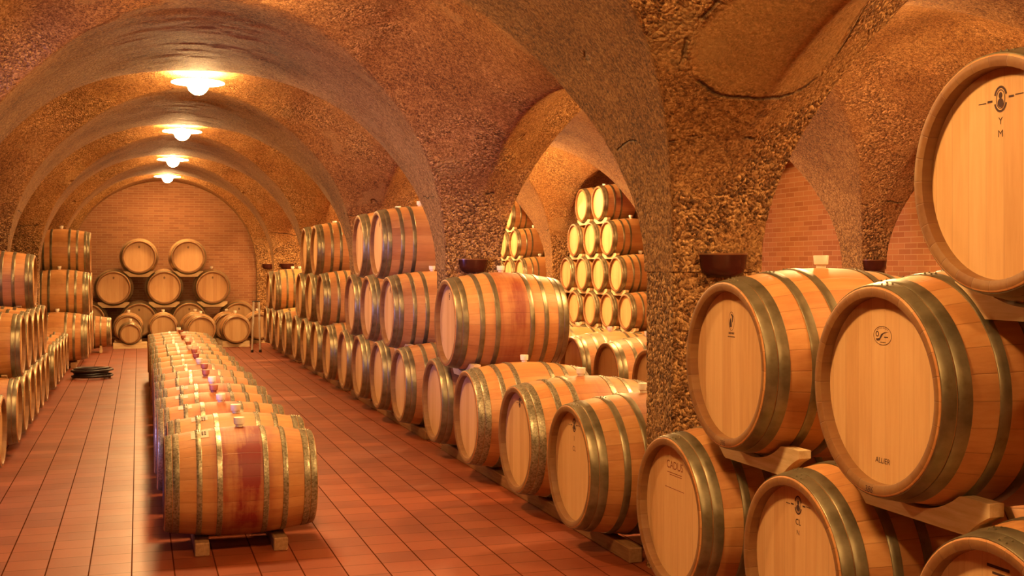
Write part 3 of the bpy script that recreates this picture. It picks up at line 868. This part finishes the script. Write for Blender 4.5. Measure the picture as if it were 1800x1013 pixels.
def figure(bm, d):
    ring2(bm, 0.0, 0.205, 0.027, 0.045, 0.0025, d)
    poly2(bm, [(-0.018, 0.175), (0.004, 0.178), (0.000, 0.205), (-0.004, 0.222), (-0.014, 0.214), (-0.020, 0.195)], d)
    poly2(bm, [(0.006, 0.198), (0.012, 0.202), (0.018, 0.228), (0.006, 0.240), (-0.006, 0.238), (0.006, 0.226)], d)
    for i in range(5): bar2(bm, -0.028 + i*0.0115, -0.020 + i*0.0115, 0.143, 0.153, d)
    bar2(bm, -0.036, 0.034, 0.129, 0.133, d)
mark(b_396, 'tonneau', figure)
mark(b_aml, 'tonneau', lambda bm, d: (text_polys(bm, 'A', 0.042, 0.0, 0.238, d), text_polys(bm, 'ML', 0.042, 0.0, 0.188, d)), 'ink', 'lettering')
mark(b_aml, 'tonneau', lambda bm, d: (bar2(bm, -0.055, 0.05, 0.292, 0.302, d), bar2(bm, -0.03, 0.03, 0.272, 0.28, d)), 'ink', 'printed_marks')
for (pb, kn, sz) in STAMPED + [(b, 'tonneau', 0.65) for b in UPB]:
    mark(pb, kn, lambda bm, d: (ring2(bm, 0, 0.24, 0.022*sz/0.6, 0.030*sz/0.6, 0.007, d), blob2(bm, 0, 0.24, 0.010, 0.016, d)))
# paper tags on the nearest barrels of the middle row
for j, (ix, sz) in enumerate(((-0.255, 0.055), (-0.255, 0.055), (-0.27, 0.05), (-0.26, 0.05), (-0.26, 0.05))):
    bm = bmesh.new()
    kd = KINDS['barrique']
    g = []
    for a in range(5):
        an = math.radians(-6 - 19 * a / 4 * (1.0 if j == 0 else 0.7))
        g.append([bm.verts.new((ix + dx, (rad(kd, ix) + 0.0025)*math.sin(an), (rad(kd, ix + dx) + 0.0025)*math.cos(an))) for dx in (-sz, sz)])
    for a, b in zip(g, g[1:]): bm.faces.new((a[0], a[1], b[1], b[0]))
    for v in bm.verts: pass
    tg = mesh_obj('paper_tag', finish(bm, 'paper_tag', M['paper'], 60), C_ROOTS[j]); tg.location = (0, 0, kd['rb'])
    if j < 2:
        bm = bmesh.new()
        for q in range(3):
            for w in range(2):
                an0, an1 = math.radians(-10 - q*4.0), math.radians(-12.4 - q*4.0)
                xx = ix + 0.012 + w*0.016
                vs = []
                for (dx, an) in ((0, an0), (0.011, an0), (0.011, an1), (0, an1)):
                    rr = rad(kd, xx + dx) + 0.0034
                    vs.append(bm.verts.new((xx + dx, rr*math.sin(an), rr*math.cos(an))))
                bm.faces.new(vs)
        mesh_obj('printed_marks', finish(bm, 'printed_marks', M['ink'], 60), tg)

# ------------------------------------------------------------------ lamps
def lamp(x, y, zpan, ztop, label, strength_mat='lamp'):
    r = empty('ceiling_lamp', (x, y, zpan - 0.16))
    tag(r, label, 'lamp', 'ceiling lamps')
    bm = bmesh.new()
    lathe_z(bm, [(0.02, 0.20), (0.05, 0.20), (0.30, 0.160), (0.305, 0.152), (0.13, 0.152)], 40)
    mesh_obj('glass_dish', finish(bm, 'glass_dish', M['dish'], 40), r)
    bm = bmesh.new()
    prof = [(0.128*math.cos(a), 0.150 - 0.14*math.sin(a)) for a in [i*PI/2/10 for i in range(10)]] + [(0.002, 0.010)]
    lathe_z(bm, prof, 32)
    mesh_obj('glass_bowl', finish(bm, 'glass_bowl', M[strength_mat], 40), r)
    bm = bmesh.new()
    lathe_z(bm, [(0.014, 0.19), (0.014, ztop - zpan + 0.16 - 0.03), (0.07, ztop - zpan + 0.16 - 0.028), (0.07, ztop - zpan + 0.16)], 16)
    mesh_obj('stem', finish(bm, 'stem', M['lamp_metal'], 40), r)
MID = [(a+b)/2 for a, b in zip(BAYS_Y, BAYS_Y[1:])]
NL = ['lit bowl lamp behind the camera', 'lit bowl lamp over the front right stack', 'lit bowl lamp cut by the top frame edge', 'lit bowl lamp, biggest one fully in view along the nave', 'lit bowl lamp, second fully visible along the nave', 'lit bowl lamp, third fully visible along the nave', 'lit bowl lamp nearest the brick end wall']
ZT = ZS + CB
for i, y in enumerate(MID):
    lamp(0.67, y, 4.0, ZT, NL[i])
AX = (3.53 + 7.83)/2
AL = ['behind the camera', 'at the front of', 'behind the nearest stone pillar in', 'second along', 'third along', 'fourth along', 'farthest in']
for i, y in enumerate(MID):
    if i == 0: continue
    lamp(AX, y, 3.98, ZT, 'lit bowl lamp %s the side aisle' % AL[i], 'lamp_far' if i in (4, 5) else 'lamp_aisle')

# daylight coming through a doorway of the left aisle
ld = bpy.data.lights.new('doorway_daylight', 'AREA'); ld.energy = 70; ld.color = (0.36, 0.33, 1.0); ld.shape = 'RECTANGLE'; ld.size = 1.2; ld.size_y = 2.0
lo = bpy.data.objects.new('doorway_daylight', ld); link(lo)
lo.location = (-4.6, 6.9, 1.5)
ld.spread = math.radians(70)
lo.rotation_euler = Vector((1.0, 0.88, 0.06)).to_track_quat('-Z', 'Y').to_euler()

# ------------------------------------------------------------------ wall lights on the pillars
def sconce(x, y, label):
    r = empty('wall_light', (x, y, 1.765))
    tag(r, label, 'wall light', 'half-round wall lights')
    def half(prof, n=24):
        bm = bmesh.new()
        rings = []
        for (rr, z) in prof:
            rings.append([bm.verts.new((rr*math.cos(PI + PI*k/n), 0.62*rr*math.sin(PI + PI*k/n), z)) for k in range(n+1)])
        for a, b in zip(rings, rings[1:]):
            for k in range(n): bm.faces.new((a[k], a[k+1], b[k+1], b[k]))
        bm.faces.new(rings[0]); bm.faces.new(rings[-1])
        bm.faces.new([q[0] for q in rings] + [q[-1] for q in rings][::-1])
        return bm
    mesh_obj('housing', finish(half([(0.070, 0.0), (0.105, 0.010), (0.132, 0.032), (0.147, 0.066), (0.155, 0.135), (0.140, 0.135), (0.125, 0.075)]), 'housing', M['sconce'], 40), r)
    bm = half([(0.1545, 0.133), (0.158, 0.136), (0.158, 0.144), (0.146, 0.144)])
    mesh_obj('rim', finish(bm, 'rim', M['sconce_rim'], 40), r)
for (x, y, lab) in ((3.27, 6.15, 'dark half-round wall light on the nearest stone pillar'), (3.24, 11.4, 'dark half-round wall light on the second stone pillar'),
                    (7.99, 11.4, 'dark half-round wall light on the side-aisle pillar before the bricks'),
                    (3.24, 27.0, 'small dark half-round wall light beside the farther right stack'), (3.24, 31.1, 'smallest dark half-round wall light, at the brick end wall corner')):
    sconce(x, y, lab)

# ------------------------------------------------------------------ hose and trestle
def tube(bm, pts, r, n=8):
    rings = []
    for i, p in enumerate(pts):
        a = pts[max(0, i-1)]; b = pts[min(len(pts)-1, i+1)]
        t = (b - a).normalized()
        u = t.cross(Vector((0, 0, 1))).normalized(); w = u.cross(t)
        rings.append([bm.verts.new(p + u*r*math.cos(2*PI*k/n) + w*r*math.sin(2*PI*k/n)) for k in range(n)])
    for a, b in zip(rings, rings[1:]):
        for k in range(n): bm.faces.new((a[k], a[(k+1) % n], b[(k+1) % n], b[k]))
    bm.faces.new(rings[0]); bm.faces.new(rings[-1][::-1])
bm = bmesh.new()
pts = []
for i in range(5*36 + 1):
    a = 2*PI*i/36
    lv = i/36
    rr = 0.27 + 0.035*math.sin(lv*2.1) - 0.012*(lv % 2)
    pts.append(Vector((rr*math.cos(a)*1.05 + 0.02*math.sin(lv*1.7), rr*math.sin(a) + 0.02*math.cos(lv*2.3), 0.024 + 0.030*lv)))
tube(bm, pts, 0.021)
o = mesh_obj('hose', finish(bm, 'hose', M['rubber'], 60)); o.location = (-0.73, 20.3, 0)
tag(o, 'coiled black rubber hose lying on the floor tiles at left', 'hose')

r = empty('trestle', (2.40, 25.4, 0)); tag(r, 'slim pale metal trestle standing at the far end of right row', 'trestle')
for s in (-1, 1):
    bm = bmesh.new()
    tube(bm, [Vector((s*0.085, 0, 0.03)), Vector((s*0.055, 0, 1.08))], 0.022, 10)
    lg = mesh_obj('leg', finish(bm, 'leg', M['steel'], 40), r)
    bm = bmesh.new(); lathe_z(bm, [(0.03, 0.0), (0.03, 0.05), (0.022, 0.055)], 12, (s*0.086, 0, 0))
    mesh_obj('rubber_foot', finish(bm, 'rubber_foot', M['rubber'], 40), lg)
bm = bmesh.new(); box(bm, (-0.085, -0.02, 1.075), (0.085, 0.02, 1.10)); bevel_all(bm, 0.004, 1)
mesh_obj('top_bar', finish(bm, 'top_bar', M['rubber'], 40), r)

# ------------------------------------------------------------------ camera, world, colour
F = 2050.0
cam = bpy.data.cameras.new('camera')
cam.sensor_fit = 'HORIZONTAL'; cam.sensor_width = 36.0; cam.lens = 36.0 * F / 1800
cam.shift_y = -37.5 / 1800
cam.clip_start = 0.05; cam.clip_end = 200
co = bpy.data.objects.new('camera', cam); link(co)
co.location = (0, 0, H_CAM)
co.rotation_euler = (PI/2, 0, -math.radians(17.77))
sc.camera = co

w = bpy.data.worlds.new('world'); sc.world = w
w.use_nodes = True
w.node_tree.nodes['Background'].inputs[0].default_value = (0.02, 0.006, 0.002, 1)
w.node_tree.nodes['Background'].inputs[1].default_value = 1.0

sc.view_settings.view_transform = 'Standard'
sc.view_settings.look = 'None'
sc.view_settings.exposure = 0.0
sc.view_settings.gamma = 1.0
sc.view_settings.use_curve_mapping = False
sc.cycles.max_bounces = 6
sc.cycles.diffuse_bounces = 2
sc.cycles.use_denoising = True
sc.cycles.sample_clamp_indirect = 6.0
